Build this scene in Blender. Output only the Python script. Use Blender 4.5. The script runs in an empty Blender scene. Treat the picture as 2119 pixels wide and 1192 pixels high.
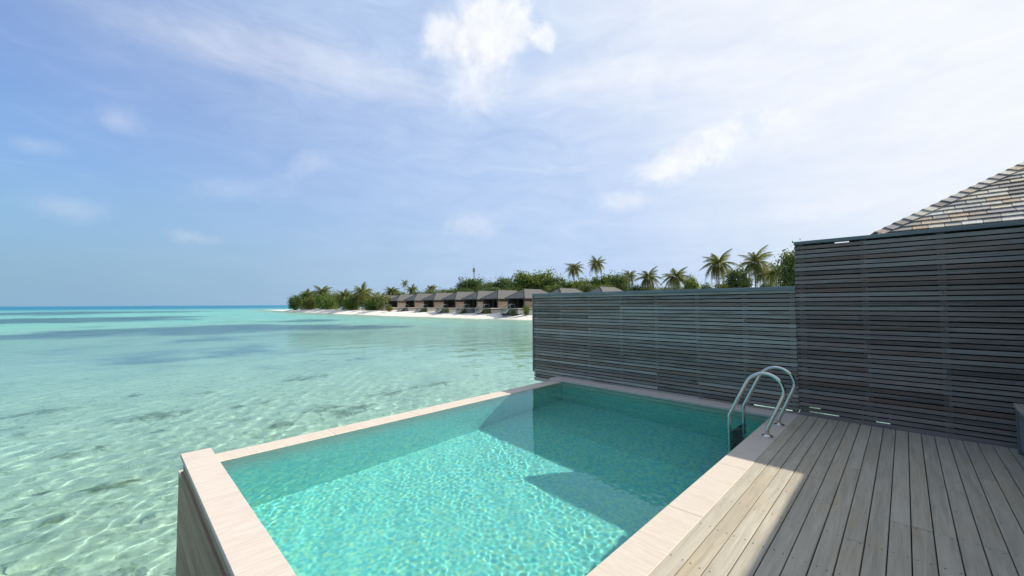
import bpy, math, random
import numpy as np
from mathutils import Vector, Matrix

# ------------------------------------------------------------------ camera, sky, sun
SC = bpy.context.scene
COL = SC.collection
U = 1.45                                   # eye height above the deck, metres
W_PX, H_PX, F_PX = 2119.0, 1192.0, 815.76
_pt, _ro, _ya = math.radians(2.345), math.radians(-0.264), math.radians(44.838)
FW = Vector((-math.sin(_ya) * math.cos(_pt), math.cos(_ya) * math.cos(_pt), math.sin(_pt)))
_r = Vector((math.cos(_ya), math.sin(_ya), 0)); _u = _r.cross(FW)
RT = _r * math.cos(_ro) + _u * math.sin(_ro)
UP = _u * math.cos(_ro) - _r * math.sin(_ro)
cam = bpy.data.cameras.new('camera'); cam_o = bpy.data.objects.new('camera', cam); COL.objects.link(cam_o)
cam.sensor_width = 36.0; cam.lens = 36.0 * F_PX / W_PX; cam.clip_start = 0.05; cam.clip_end = 60000
cam_o.matrix_world = Matrix(((RT.x, UP.x, -FW.x, 0), (RT.y, UP.y, -FW.y, 0), (RT.z, UP.z, -FW.z, U), (0, 0, 0, 1)))
SC.camera = cam_o
EYE = Vector((0, 0, U))

def ray(px, py): return RT * ((px - W_PX / 2) / F_PX) - UP * ((py - H_PX / 2) / F_PX) + FW
def on_z(px, py, z): d = ray(px, py); return EYE + d * ((z - U) / d.z)
def on_y(px, py, y): d = ray(px, py); return EYE + d * (y / d.y)

SUN_DIR = Vector((0.72, 0.95, 1.0)).normalized()
SUN_EL = math.asin(SUN_DIR.z)
SUN_AZ = math.atan2(SUN_DIR.x, SUN_DIR.y)
sun = bpy.data.lights.new('sun', 'SUN'); sun.energy = 4.6; sun.angle = math.radians(0.55); sun.color = (1.0, 0.935, 0.82)
sun_o = bpy.data.objects.new('sun', sun); COL.objects.link(sun_o)
sun_o.rotation_euler = SUN_DIR.to_track_quat('Z', 'Y').to_euler()
sun.cycles.is_caustics_light = True

SC.view_settings.view_transform = 'Standard'; SC.view_settings.look = 'None'
SC.view_settings.exposure = 0.35; SC.view_settings.gamma = 1.0
SC.cycles.use_denoising = True
SC.cycles.max_bounces = 8; SC.cycles.transmission_bounces = 6; SC.cycles.glossy_bounces = 4; SC.cycles.diffuse_bounces = 3
SC.cycles.sample_clamp_indirect = 6.0
SC.cycles.use_adaptive_sampling = True; SC.cycles.adaptive_threshold = 0.015

# ------------------------------------------------------------------ node helpers
class NT:
    def __init__(s, tree): s.t = tree
    def n(s, kind, ins=None, **kw):
        nd = s.t.nodes.new(kind)
        for k, v in kw.items(): setattr(nd, k, v)
        for k, v in (ins or {}).items(): s.set(nd, k, v)
        return nd
    def set(s, nd, k, v):
        sock = nd.inputs[k]
        if isinstance(v, bpy.types.NodeSocket): s.t.links.new(v, sock)
        elif isinstance(v, bpy.types.Node): s.t.links.new(v.outputs[0], sock)
        else:
            try: sock.default_value = v
            except Exception: sock.default_value = (*v, 1.0)
    def m(s, op, a, b=0.0, c=None, clamp=False):
        nd = s.n('ShaderNodeMath', {0: a, 1: b}, operation=op); nd.use_clamp = clamp
        if c is not None: s.set(nd, 2, c)
        return nd.outputs[0]
    def vm(s, op, a, b=None, out=0):
        nd = s.n('ShaderNodeVectorMath', {0: a}, operation=op)
        if b is not None: s.set(nd, 1, b)
        return nd.outputs[out]
    def smooth(s, v, a, b):
        nd = s.n('ShaderNodeMapRange', {'Value': v, 'From Min': a, 'From Max': b}, interpolation_type='SMOOTHSTEP')
        return nd.outputs[0]
    def lin(s, v, a, b, c, d):
        return s.n('ShaderNodeMapRange', {'Value': v, 'From Min': a, 'From Max': b, 'To Min': c, 'To Max': d}).outputs[0]
    def mix(s, f, a, b, blend='MIX'):
        nd = s.n('ShaderNodeMix', data_type='RGBA', blend_type=blend); nd.clamp_result = False
        s.set(nd, 0, f); s.set(nd, 6, a if not isinstance(a, tuple) else (*a, 1.0)); s.set(nd, 7, b if not isinstance(b, tuple) else (*b, 1.0))
        return nd.outputs[2]
    def noise(s, vec, scale, detail=4.0, rough=0.55, dist=0.0):
        return s.n('ShaderNodeTexNoise', {'Vector': vec, 'Scale': scale, 'Detail': detail, 'Roughness': rough, 'Distortion': dist})
    def ramp(s, v, stops):
        nd = s.n('ShaderNodeValToRGB', {0: v}); cr = nd.color_ramp
        while len(cr.elements) < len(stops): cr.elements.new(0.5)
        for e, (p, c) in zip(cr.elements, stops): e.position = p; e.color = (*c, 1.0)
        return nd.outputs[0]

world = bpy.data.worlds.new('World'); SC.world = world; world.use_nodes = True
def build_world():
    t = NT(world.node_tree); bg = world.node_tree.nodes['Background']
    S = 0.11
    sky = t.n('ShaderNodeTexSky', sky_type='NISHITA'); sky.sun_disc = False
    sky.sun_elevation = SUN_EL; sky.sun_rotation = SUN_AZ
    sky.air_density = 1.25; sky.dust_density = 0.15; sky.ozone_density = 4.0; sky.altitude = 0
    D = t.vm('NORMALIZE', t.n('ShaderNodeTexCoord').outputs['Generated'])
    n1 = t.noise(D, 7.0, 9.0, 0.6, 0.3).outputs[0]
    n2 = t.noise(t.vm('MULTIPLY', D, (3.2, 3.2, 11.0)), 2.2, 8.0, 0.6, 0.6).outputs[0]
    nf = t.noise(D, 16.0, 6.0, 0.6).outputs[0]
    # thin high cloud veil, thickening towards the sun's side of the sky
    cs = t.vm('DOT_PRODUCT', D, tuple(SUN_DIR), out=1)
    veil = t.m('MULTIPLY', t.smooth(cs, -0.68, 0.42), t.lin(n2, 0.3, 0.7, 0.82, 1.1))
    zen = t.n('ShaderNodeSeparateXYZ', {0: D}).outputs[2]
    hz = t.m('SUBTRACT', 1.0, t.smooth(zen, 0.0, 0.42))
    base = t.mix(1.0, sky.outputs[0], (0.54, 0.77, 1.10), 'MULTIPLY')
    col = t.mix(hz, base, tuple(v / S for v in (0.205, 0.350, 0.480)))
    col = t.mix(t.m('MULTIPLY', veil, 0.92, clamp=True), col, tuple(v / S for v in (0.44, 0.55, 0.745)))
    glow = t.m('MULTIPLY', t.smooth(cs, 0.30, 0.90), t.lin(n2, 0.3, 0.7, 0.85, 1.08))
    col = t.mix(t.m('MULTIPLY', glow, 0.95, clamp=True), col, tuple(v / S for v in (0.74, 0.76, 0.79)))
    streak = t.m('MULTIPLY', t.smooth(n2, 0.55, 0.85), t.m('MULTIPLY', t.smooth(zen, 0.03, 0.2), 0.05))
    total = streak
    clouds = [  # centre pixel, half size in pixels, tilt, density, raggedness, edge softness
        (1015, 55, 112, 96, 0.0, 0.78, 0.9, 0.62), (925, 70, 52, 70, 0.0, 0.6, 0.9, 0.7), (985, 140, 125, 110, 0.0, 0.55, 0.8, 1.1),
        (1132, 80, 34, 36, 0.4, 0.6, 1.5, 0.6),
        (700, 140, 400, 66, 0.05, 0.33, 0.30, 1.0), (430, 105, 300, 44, 0.05, 0.20, 0.30, 1.0), (1260, 165, 380, 56, 0.02, 0.40, 0.22, 1.0),
        (1465, 300, 170, 50, -0.42, 0.52, 1.6, 0.95), (1390, 345, 95, 40, -0.1, 0.5, 1.3, 0.8), (1620, 260, 190, 70, -0.2, 0.5, 1.0, 1.1),
        (243, 250, 52, 42, 0.1, 0.24, 1.2, 1.2), (140, 428, 90, 40, 0.0, 0.13, 1.2, 1.2), (972, 466, 70, 36, 0.0, 0.26, 1.3, 1.1),
        (1300, 420, 70, 30, 0.0, 0.32, 1.3, 0.9), (645, 345, 66, 30, -0.5, 0.18, 1.3, 1.2), (400, 492, 55, 22, 0.0, 0.20, 1.2, 1.0),
        (70, 300, 70, 34, 0.0, 0.14, 1.2, 1.0), (490, 390, 150, 44, -0.2, 0.12, 1.2, 1.0), (1700, 430, 140, 34, 0.0, 0.22, 1.1, 1.0)]
    for (px, py, sx, sy, tilt, dens, rag, soft) in clouds:
        C = ray(px, py); dist = C.length; C = C.normalized()
        T0 = C.cross(Vector((0, 0, 1))).normalized(); B0 = T0.cross(C)
        T = T0 * math.cos(tilt) - B0 * math.sin(tilt); B = B0 * math.cos(tilt) + T0 * math.sin(tilt)
        ax = sx / F_PX / dist; ay = sy / F_PX / dist
        a = t.m('DIVIDE', t.vm('DOT_PRODUCT', D, tuple(T), out=1), ax)
        b = t.m('DIVIDE', t.vm('DOT_PRODUCT', D, tuple(B), out=1), ay)
        r = t.m('SQRT', t.m('ADD', t.m('MULTIPLY', a, a), t.m('MULTIPLY', b, b)))
        front = t.m('GREATER_THAN', t.vm('DOT_PRODUCT', D, tuple(C), out=1), 0.0)
        nz = n1 if sx < 300 else n2
        v = t.m('ADD', t.m('SUBTRACT', 1.0, r), t.m('MULTIPLY', t.m('SUBTRACT', nz, 0.5), rag * 2.0))
        if sx < 200: v = t.m('ADD', v, t.m('MULTIPLY', t.m('SUBTRACT', nf, 0.5), 0.55))
        v = t.m('MULTIPLY', t.m('MULTIPLY', t.smooth(v, 0.0, soft), dens), front)
        total = t.m('SUBTRACT', t.m('ADD', total, v), t.m('MULTIPLY', total, v))
    shade = t.lin(nf, 0.3, 0.7, 0.74, 0.92)
    cc = t.mix(1.0, tuple(v / S for v in (0.98, 0.98, 1.0)), t.n('ShaderNodeCombineXYZ', {0: shade, 1: shade, 2: shade}).outputs[0], 'MULTIPLY')
    col = t.mix(t.m('MINIMUM', total, 0.97), col, cc)
    t.t.links.new(col, bg.inputs[0]); bg.inputs[1].default_value = S
build_world()

# ------------------------------------------------------------------ object helpers
def tag(o, label=None, cat=None, group=None, kind=None):
    if label: o['label'] = label
    if cat: o['category'] = cat
    if group: o['group'] = group
    if kind: o['kind'] = kind
    return o
def link(name, me, parent=None, loc=None, rot=None, scale=None):
    o = bpy.data.objects.new(name, me); COL.objects.link(o)
    if parent is not None: o.parent = parent
    if loc is not None: o.location = loc
    if rot is not None: o.rotation_euler = rot
    if scale is not None: o.scale = scale
    return o
def empty(name, loc=(0, 0, 0)): return link(name, None, None, loc)
def mesh(name, verts, faces, mat=None, smooth=False):
    me = bpy.data.meshes.new(name); me.from_pydata([tuple(v) for v in verts], [], faces); me.update()
    if mat: me.materials.append(mat)
    if smooth: me.polygons.foreach_set('use_smooth', [True] * len(me.polygons))
    return me
def np_grid(name, P, mat, smooth=True):
    """P: array rows x cols x 3 -> quad grid mesh"""
    nr, nc = P.shape[:2]
    me = bpy.data.meshes.new(name); me.vertices.add(nr * nc); me.vertices.foreach_set('co', P.reshape(-1).astype(np.float32))
    i = np.arange(nr - 1)[:, None] * nc + np.arange(nc - 1)[None, :]
    q = np.stack([i, i + 1, i + nc + 1, i + nc], -1).reshape(-1).astype(np.int32)
    nf = (nr - 1) * (nc - 1)
    me.loops.add(nf * 4); me.loops.foreach_set('vertex_index', q)
    me.polygons.add(nf); me.polygons.foreach_set('loop_start', np.arange(0, nf * 4, 4, dtype=np.int32))
    me.polygons.foreach_set('loop_total', np.full(nf, 4, dtype=np.int32))
    me.polygons.foreach_set('use_smooth', np.full(nf, smooth))
    me.update(calc_edges=True); me.validate(); me.materials.append(mat)
    return me
class MB:
    def __init__(s): s.v = []; s.f = []
    def add(s, v, f):
        k = len(s.v); s.v += [tuple(p) for p in v]; s.f += [tuple(i + k for i in q) for q in f]; return s
    def box(s, x0, x1, y0, y1, z0, z1):
        v = [(x, y, z) for z in (z0, z1) for y in (y0, y1) for x in (x0, x1)]
        return s.add(v, [(0, 2, 3, 1), (4, 5, 7, 6), (0, 1, 5, 4), (1, 3, 7, 5), (3, 2, 6, 7), (2, 0, 4, 6)])
    def prism(s, prof, a0, a1, axis):
        """extrude a 2-d profile along axis ('x': prof=(y,z), 'y': prof=(x,z), 'z': prof=(x,y))"""
        n = len(prof); fn = {'x': lambda p, a: (a, p[0], p[1]), 'y': lambda p, a: (p[0], a, p[1]), 'z': lambda p, a: (p[0], p[1], a)}[axis]
        v = [fn(p, a0) for p in prof] + [fn(p, a1) for p in prof]
        f = [tuple(range(n - 1, -1, -1)), tuple(range(n, 2 * n))] + [(i, (i + 1) % n, (i + 1) % n + n, i + n) for i in range(n)]
        if axis == 'y': f = [tuple(reversed(q)) for q in f]
        return s.add(v, f)
    def cbox(s, x0, x1, y0, y1, z0, z1, c, axis):
        """box with chamfered long edges, running along axis"""
        if axis == 'x': A = (y0, y1, z0, z1); L = (x0, x1)
        elif axis == 'y': A = (x0, x1, z0, z1); L = (y0, y1)
        else: A = (x0, x1, y0, y1); L = (z0, z1)
        a0, a1, b0, b1 = A
        prof = [(a0 + c, b0), (a1 - c, b0), (a1, b0 + c), (a1, b1 - c), (a1 - c, b1), (a0 + c, b1), (a0, b1 - c), (a0, b0 + c)]
        return s.prism(prof, L[0], L[1], axis)
    def tube(s, pts, rad, n=10, cap=True):
        pts = [Vector(p) for p in pts]; k0 = len(s.v); rads = rad if isinstance(rad, (list, tuple)) else [rad] * len(pts)
        prev = None
        for i, p in enumerate(pts):
            d = (pts[min(i + 1, len(pts) - 1)] - pts[max(i - 1, 0)]).normalized()
            if prev is None: a = d.orthogonal().normalized()
            else: a = (prev - d * prev.dot(d)).normalized()
            prev = a; b = d.cross(a)
            for j in range(n):
                th = 2 * math.pi * j / n; s.v.append(tuple(p + (a * math.cos(th) + b * math.sin(th)) * rads[i]))
        for i in range(len(pts) - 1):
            for j in range(n):
                q = k0 + i * n
                s.f.append((q + j, q + (j + 1) % n, q + n + (j + 1) % n, q + n + j))
        if cap:
            s.f.append(tuple(k0 + j for j in range(n - 1, -1, -1))); s.f.append(tuple(k0 + (len(pts) - 1) * n + j for j in range(n)))
        return s
    def mesh(s, name, mat, smooth=False): return mesh(name, s.v, s.f, mat, smooth)
    def obj(s, name, mat, parent=None, smooth=False, **kw): return link(name, s.mesh(name, mat, smooth), parent, **kw)
def copy_tree(o, parent=None):
    c = o.copy(); COL.objects.link(c); c.parent = parent
    for ch in list(o.children): copy_tree(ch, c)
    return c

# ------------------------------------------------------------------ materials
def new_mat(name):
    m = bpy.data.materials.new(name); m.use_nodes = True
    t = NT(m.node_tree); return m, t, m.node_tree.nodes['Principled BSDF']
def wood(name, axis, dark, light, warm, rough=0.75, bump=0.35, stain=0.5, contrast=1.0, var=0.30):
    """weathered timber; grain runs along axis; every piece differs through its own random number"""
    m, t, b = new_mat(name)
    pos = t.n('ShaderNodeNewGeometry').outputs['Position']; rnd = t.n('ShaderNodeObjectInfo').outputs['Random']
    off = t.n('ShaderNodeCombineXYZ', {0: t.m('MULTIPLY', rnd, 37.0), 1: t.m('MULTIPLY', rnd, 61.0), 2: t.m('MULTIPLY', rnd, 23.0)}).outputs[0]
    p = t.vm('ADD', pos, off)
    sc = {'x': (1.2, 22, 22), 'y': (22, 1.2, 22), 'z': (22, 22, 1.2)}[axis]
    fine = {'x': (4, 160, 160), 'y': (160, 4, 160), 'z': (160, 160, 4)}[axis]
    g = t.noise(t.vm('MULTIPLY', p, sc), 1.0, 5.0, 0.6, 0.9).outputs[0]
    gf = t.noise(t.vm('MULTIPLY', p, fine), 1.0, 3.0, 0.6).outputs[0]
    blot = t.noise(t.vm('MULTIPLY', p, {'x': (1.3, 5, 5), 'y': (5, 1.3, 5), 'z': (5, 5, 1.3)}[axis]), 1.0, 4.0, 0.6).outputs[0]
    v = t.m('ADD', t.m('MULTIPLY', g, 0.65 * contrast), t.m('MULTIPLY', gf, 0.35 * contrast))
    v = t.m('ADD', v, t.m('MULTIPLY', t.m('SUBTRACT', rnd, 0.5), var))
    c = t.mix(t.smooth(v, 0.28, 0.72), dark, light)
    c = t.mix(t.m('MULTIPLY', t.smooth(blot, 0.52, 0.75), stain), c, warm)
    rnd2 = t.n('ShaderNodeTexWhiteNoise', {'W': t.m('MULTIPLY', rnd, 91.7)}, noise_dimensions='1D').outputs[0]
    c = t.mix(t.m('MULTIPLY', t.smooth(rnd2, 0.55, 1.0), stain * 2.6 * var), c, warm)
    t.set(b, 'Base Color', c); t.set(b, 'Roughness', t.lin(gf, 0.3, 0.7, rough - 0.1, rough + 0.1))
    h = t.m('ADD', g, t.m('MULTIPLY', gf, 0.8))
    t.set(b, 'Normal', t.n('ShaderNodeBump', {'Strength': bump, 'Distance': 0.003, 'Height': h}))
    return m
def stone(name, axis, base, vein, dark):
    m, t, b = new_mat(name)
    pos = t.n('ShaderNodeNewGeometry').outputs['Position']; rnd = t.n('ShaderNodeObjectInfo').outputs['Random']
    p = t.vm('ADD', pos, t.n('ShaderNodeCombineXYZ', {0: t.m('MULTIPLY', rnd, 13.0), 1: t.m('MULTIPLY', rnd, 29.0)}).outputs[0])
    st = t.noise(t.vm('MULTIPLY', p, {'x': (4, 60, 40), 'y': (60, 4, 40)}[axis]), 1.0, 5.0, 0.65, 0.8).outputs[0]
    st2 = t.noise(t.vm('MULTIPLY', p, {'x': (9, 210, 90), 'y': (210, 9, 90)}[axis]), 1.0, 3.0, 0.6, 0.4).outputs[0]
    bl = t.noise(p, 3.2, 5.0, 0.6).outputs[0]
    c = t.mix(t.smooth(st, 0.35, 0.7), base, vein)
    c = t.mix(t.m('MULTIPLY', t.smooth(bl, 0.5, 0.8), 0.45), c, dark)
    pit = t.smooth(st2, 0.66, 0.8)
    c = t.mix(t.m('MULTIPLY', pit, 0.35), c, tuple(v * 0.5 for v in dark))
    t.set(b, 'Base Color', c); t.set(b, 'Roughness', 0.7)
    h = t.m('SUBTRACT', st, t.m('MULTIPLY', pit, 0.8))
    t.set(b, 'Normal', t.n('ShaderNodeBump', {'Strength': 0.3, 'Distance': 0.002, 'Height': h}))
    return m
def plain(name, c, rough=0.7, metal=0.0, var=0.25, scale=6.0, bump=0.0):
    m, t, b = new_mat(name)
    pos = t.n('ShaderNodeNewGeometry').outputs['Position']
    nz = t.noise(pos, scale, 5.0, 0.6).outputs[0]
    k = t.lin(nz, 0.3, 0.7, 1.0 - var, 1.0 + var)
    t.set(b, 'Base Color', t.mix(1.0, c, t.n('ShaderNodeCombineXYZ', {0: k, 1: k, 2: k}).outputs[0], 'MULTIPLY'))
    t.set(b, 'Roughness', rough); t.set(b, 'Metallic', metal)
    if bump: t.set(b, 'Normal', t.n('ShaderNodeBump', {'Strength': bump, 'Distance': 0.01, 'Height': nz}))
    return m
def leaf_mat(name, a, bcol, ccol):
    m = bpy.data.materials.new(name); m.use_nodes = True; t = NT(m.node_tree); m.node_tree.nodes.clear()
    geo = t.n('ShaderNodeNewGeometry'); rnd = t.n('ShaderNodeObjectInfo').outputs['Random']
    isl = geo.outputs['Random Per Island']
    nz = t.noise(t.vm('ADD', geo.outputs['Position'], t.n('ShaderNodeCombineXYZ', {0: t.m('MULTIPLY', rnd, 50.0)}).outputs[0]), 0.55, 3.0, 0.6).outputs[0]
    c = t.mix(t.smooth(t.m('ADD', t.m('MULTIPLY', nz, 0.7), t.m('MULTIPLY', isl, 0.4)), 0.35, 0.75), a, bcol)
    c = t.mix(t.m('MULTIPLY', t.smooth(t.m('ADD', t.m('MULTIPLY', isl, 0.6), t.m('MULTIPLY', rnd, 0.6)), 0.7, 1.2), 0.8), c, ccol)
    d = t.n('ShaderNodeBsdfPrincipled', {'Base Color': c, 'Roughness': 0.5}); d.inputs['Specular IOR Level'].default_value = 0.35
    tr = t.n('ShaderNodeBsdfTranslucent', {'Color': t.mix(0.35, c, (0.30, 0.32, 0.03))})
    mx = t.n('ShaderNodeMixShader', {0: 0.38, 1: d.outputs[0], 2: tr.outputs[0]})
    o = t.n('ShaderNodeOutputMaterial', {0: mx.outputs[0]})
    return m
def water_mat(name, tint, bump_scale=None, bump_strength=0.0):
    m = bpy.data.materials.new(name); m.use_nodes = True; t = NT(m.node_tree); m.node_tree.nodes.clear()
    g = t.n('ShaderNodeBsdfGlass', {'Color': tint, 'Roughness': 0.0, 'IOR': 1.33})
    if bump_strength:
        pos = t.n('ShaderNodeNewGeometry').outputs['Position']
        dist = t.vm('LENGTH', pos, out=1)
        far = t.smooth(dist, 15.0, 120.0)
        h = t.noise(t.vm('MULTIPLY', pos, (1.0, 1.0, 1.0)), bump_scale, 5.0, 0.6).outputs[0]
        t.set(g, 'Roughness', t.m('MULTIPLY', t.smooth(dist, 12.0, 90.0), 0.30))
        t.set(g, 'Normal', t.n('ShaderNodeBump', {'Strength': t.m('MULTIPLY', far, bump_strength), 'Distance': 0.6, 'Height': h}))
    t.n('ShaderNodeOutputMaterial', {0: g.outputs[0]})
    return m
M = {}
M['slat'] = wood('fence_timber', 'x', (0.140, 0.123, 0.100), (0.430, 0.395, 0.340), (0.240, 0.150, 0.095), 0.7, 0.5, 0.7)
M['slat_shaded'] = wood('shaded_fence_timber', 'x', (0.115, 0.092, 0.074), (0.320, 0.275, 0.235), (0.210, 0.120, 0.078), 0.7, 0.5, 0.75)  # browner timber, also darkened: shade from overhead put into its colour
M['cap'] = wood('cap_timber', 'x', (0.150, 0.175, 0.175), (0.255, 0.290, 0.285), (0.17, 0.17, 0.15), 0.7, 0.4, 0.25)
M['post'] = wood('post_timber', 'z', (0.11, 0.115, 0.115), (0.24, 0.25, 0.25), (0.13, 0.11, 0.09), 0.7, 0.4, 0.4)
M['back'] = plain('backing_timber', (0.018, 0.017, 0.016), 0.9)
M['deck'] = wood('deck_timber', 'y', (0.315, 0.280, 0.212), (0.495, 0.448, 0.350), (0.430, 0.310, 0.145), 0.62, 0.4, 0.42, 1.0, 0.13)
M['clad'] = wood('cladding_timber', 'x', (0.250, 0.168, 0.105), (0.430, 0.305, 0.205), (0.30, 0.18, 0.095), 0.75, 0.5, 0.4)
M['cope_x'] = stone('travertine_across', 'x', (0.525, 0.450, 0.365), (0.600, 0.530, 0.450), (0.47, 0.375, 0.265))
M['cope_y'] = stone('travertine_along', 'y', (0.530, 0.450, 0.380), (0.605, 0.535, 0.465), (0.48, 0.375, 0.285))
M['steel'] = plain('brushed_steel', (0.62, 0.60, 0.55), 0.22, 1.0, 0.05, 40)
M['tread'] = plain('ladder_tread', (0.10, 0.11, 0.11), 0.45, 0.3, 0.2, 60)
M['screw'] = plain('screw_head', (0.03, 0.03, 0.03), 0.5, 0.6)

# ------------------------------------------------------------------ pool dimensions (metres, deck top = 0)
A0, A1 = -1.256, -1.018          # deck-side coping, inner and outer edge
B0, B1 = 0.486, 0.725            # near coping, outer and inner edge
C0 = -5.071                      # sea-side end of the coping
FY, D0 = 6.305, 6.022            # fence face, inner edge of the coping under it
I0, I1 = -4.942, -4.676          # overflow edge, outer and inner
EDGE_Z, WATER_Z, FLOOR_Z = -0.035, -0.043, -1.335
SEA_Z = -1.55

# ------------------------------------------------------------------ sea and sea bed
def polar(R):
    fine = np.radians(np.arange(-75, 75.01, 0.26)); coarse = np.radians(np.arange(79, 281.1, 4.0))
    th = np.concatenate([fine, coarse, fine[:1] + 2 * np.pi]) + math.radians(90) + _ya
    return R[:, None] * np.ones_like(th)[None, :], th[None, :] * np.ones_like(R)[:, None]
rng = np.random.default_rng(7)
R, TH = polar(np.concatenate([np.geomspace(2.2, 46.0, 600)[:-1], np.geomspace(46.0, 25000.0, 300)]))
SX, SY = R * np.cos(TH), R * np.sin(TH)
Z = np.zeros_like(R)
spacing = R * np.where(R < 46, 0.0052, 0.021)
for lam in np.concatenate([np.geomspace(0.10, 0.75, 64), np.geomspace(0.8, 3.2, 10)]):
    a = math.radians(205) + rng.normal(0, 0.8); k = 2 * np.pi / lam
    fade = np.clip(lam / spacing / 2.5 - 1.0, 0, 1)
    Z += fade * (0.00135 if lam < 0.78 else 0.0009) * lam * np.sin(k * (SX * math.cos(a) + SY * math.sin(a)) + rng.uniform(0, 6.28))
M['sea'] = water_mat('sea_water', (0.745, 0.945, 0.925), 1.3, 1.0)
sea = link('sea', np_grid('sea', np.stack([SX, SY, Z + SEA_Z], -1).transpose(1, 0, 2), M['sea'])); tag(sea, kind='structure')
sea.cycles.is_caustics_caster = True

def seabed():
    R, TH = polar(np.geomspace(1.0, 25000.0, 600))
    X, Y = R * np.cos(TH), R * np.sin(TH)
    Zb = np.full_like(R, SEA_Z - 1.25)
    for lam in np.geomspace(0.7, 14.0, 18):
        a = rng.uniform(0, 6.28); fade = np.clip(lam / (R * 0.017) / 3 - 1, 0, 1)
        Zb += fade * 0.010 * lam ** 0.8 * np.sin(6.283 / lam * (X * math.cos(a) + Y * math.sin(a)) + rng.uniform(0, 6.28))
    grass = np.zeros_like(R); coral = np.zeros_like(R)
    def seg(x1, y1, x2, y2, h):
        p, q = on_z(x1, y1, SEA_Z), on_z(x2, y2, SEA_Z)
        c = (x1 + x2) / 2; ym = (y1 + y2) / 2
        w = (on_z(c, ym - h, SEA_Z) - on_z(c, ym + h, SEA_Z)).length / 2
        p, q = [v + Vector((v.x, v.y, 0)).normalized() * 1.1 for v in (p, q)]
        dx, dy = q.x - p.x, q.y - p.y; L2 = dx * dx + dy * dy
        t = np.clip(((X - p.x) * dx + (Y - p.y) * dy) / L2, 0, 1)
        d = np.hypot(X - p.x - t * dx, Y - p.y - t * dy)
        w2 = w * (0.35 + 0.65 * np.sin(np.pi * (0.08 + 0.84 * t)))
        return np.clip(1.35 - d / w2 * 0.75, 0, 1)
    for (x1, y1, x2, y2, h, s) in [(-80, 702, 330, 682, 5.5, 1), (300, 684, 620, 675, 6, 1), (130, 685, 430, 679, 3, .8), (610, 679, 815, 676, 3, .8),
                                   (-80, 669, 290, 657, 4.5, .95), (-60, 650, 270, 646, 2.6, .8), (225, 753, 430, 738, 4, .6), (300, 742, 500, 718, 12, .35),
                                   (430, 729, 545, 725, 4, .55), (560, 665, 700, 662, 2, .6), (420, 703, 560, 694, 6, .4)]:
        grass = np.maximum(grass, s * seg(x1, y1, x2, y2, h))
    for (x1, y1, x2, y2, h) in [(12, 858, 160, 843, 7), (235, 870, 385, 848, 10), (-20, 888, 110, 876, 5), (112, 942, 205, 918, 10), (608, 786, 662, 777, 8),
                                (728, 743, 762, 741, 4), (518, 834, 562, 828, 5), (268, 818, 300, 814, 3), (395, 817, 440, 812, 4), (640, 847, 705, 836, 8),
                                (165, 1012, 275, 994, 12), (95, 1090, 145, 1070, 12), (-20, 1094, 45, 1084, 9), (150, 1110, 205, 1094, 7), (560, 884, 610, 866, 8),
                                (497, 864, 545, 858, 5), (310, 890, 350, 884, 5), (700, 852, 770, 830, 9), (310, 1075, 360, 1065, 10), (760, 815, 830, 805, 5),
                                (860, 800, 930, 790, 5), (205, 1060, 250, 1040, 7), (20, 1185, 60, 1178, 8), (70, 1010, 130, 1003, 4), (480, 838, 510, 834, 3)]:
        coral = np.maximum(coral, 0.8 * seg(x1, y1, x2, y2, h * 0.8))
    Zb += coral * 0.18
    dist = np.hypot(X + 40, Y - 60)
    deep_tint = np.clip((np.hypot(X, Y) - 230) / 420, 0, 1); deep_tint = deep_tint * deep_tint * (3 - 2 * deep_tint)
    m, t, b = new_mat('lagoon_floor')
    pos = t.n('ShaderNodeNewGeometry').outputs['Position']
    att = lambda n: t.n('ShaderNodeAttribute', attribute_name=n).outputs['Fac']
    n1 = t.noise(pos, 0.35, 6.0, 0.62).outputs[0]; n2 = t.noise(pos, 2.6, 6.0, 0.68, 0.5).outputs[0]; n3 = t.noise(pos, 0.06, 4.0, 0.6).outputs[0]
    n4 = t.noise(pos, 11.0, 5.0, 0.7).outputs[0]
    D = t.vm('LENGTH', pos, out=1)
    c = t.mix(t.smooth(n1, 0.35, 0.7), (0.55, 0.535, 0.42), (0.65, 0.62, 0.50))
    c = t.mix(t.m('MULTIPLY', t.smooth(n2, 0.52, 0.72), 0.45), c, (0.40, 0.41, 0.30))
    near = t.m('SUBTRACT', 1.0, t.smooth(D, 8.0, 70.0))
    rub = t.m('MULTIPLY', t.smooth(t.m('ADD', t.m('MULTIPLY', n2, 0.6), t.m('MULTIPLY', n4, 0.4)), 0.50, 0.66), t.m('MULTIPLY', near, 0.75))
    c = t.mix(rub, c, (0.25, 0.27, 0.17))
    c = t.mix(t.m('MULTIPLY', t.smooth(n4, 0.50, 0.68), t.m('MULTIPLY', near, 0.55)), c, (0.30, 0.34, 0.24))
    c = t.mix(t.m('MULTIPLY', t.m('SUBTRACT', 1.0, t.smooth(n4, 0.34, 0.46)), t.m('MULTIPLY', near, 0.6)), c, (0.76, 0.72, 0.59))
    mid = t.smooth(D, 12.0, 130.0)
    c = t.mix(t.m('MULTIPLY', mid, 0.75), c, (0.44, 0.68, 0.655))  # turquoise of the water, growing with distance, put into the bed's colour
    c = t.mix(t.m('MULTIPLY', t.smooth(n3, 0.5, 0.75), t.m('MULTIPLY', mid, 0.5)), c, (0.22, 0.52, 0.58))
    n5 = t.noise(t.vm('MULTIPLY', pos, (0.5, 0.5, 1.0)), 0.22, 7.0, 0.68, 0.4).outputs[0]
    gr = t.smooth(t.m('ADD', att('grass'), t.m('MULTIPLY', t.m('SUBTRACT', n5, 0.5), 2.6)), 0.05, 0.75)
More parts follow.
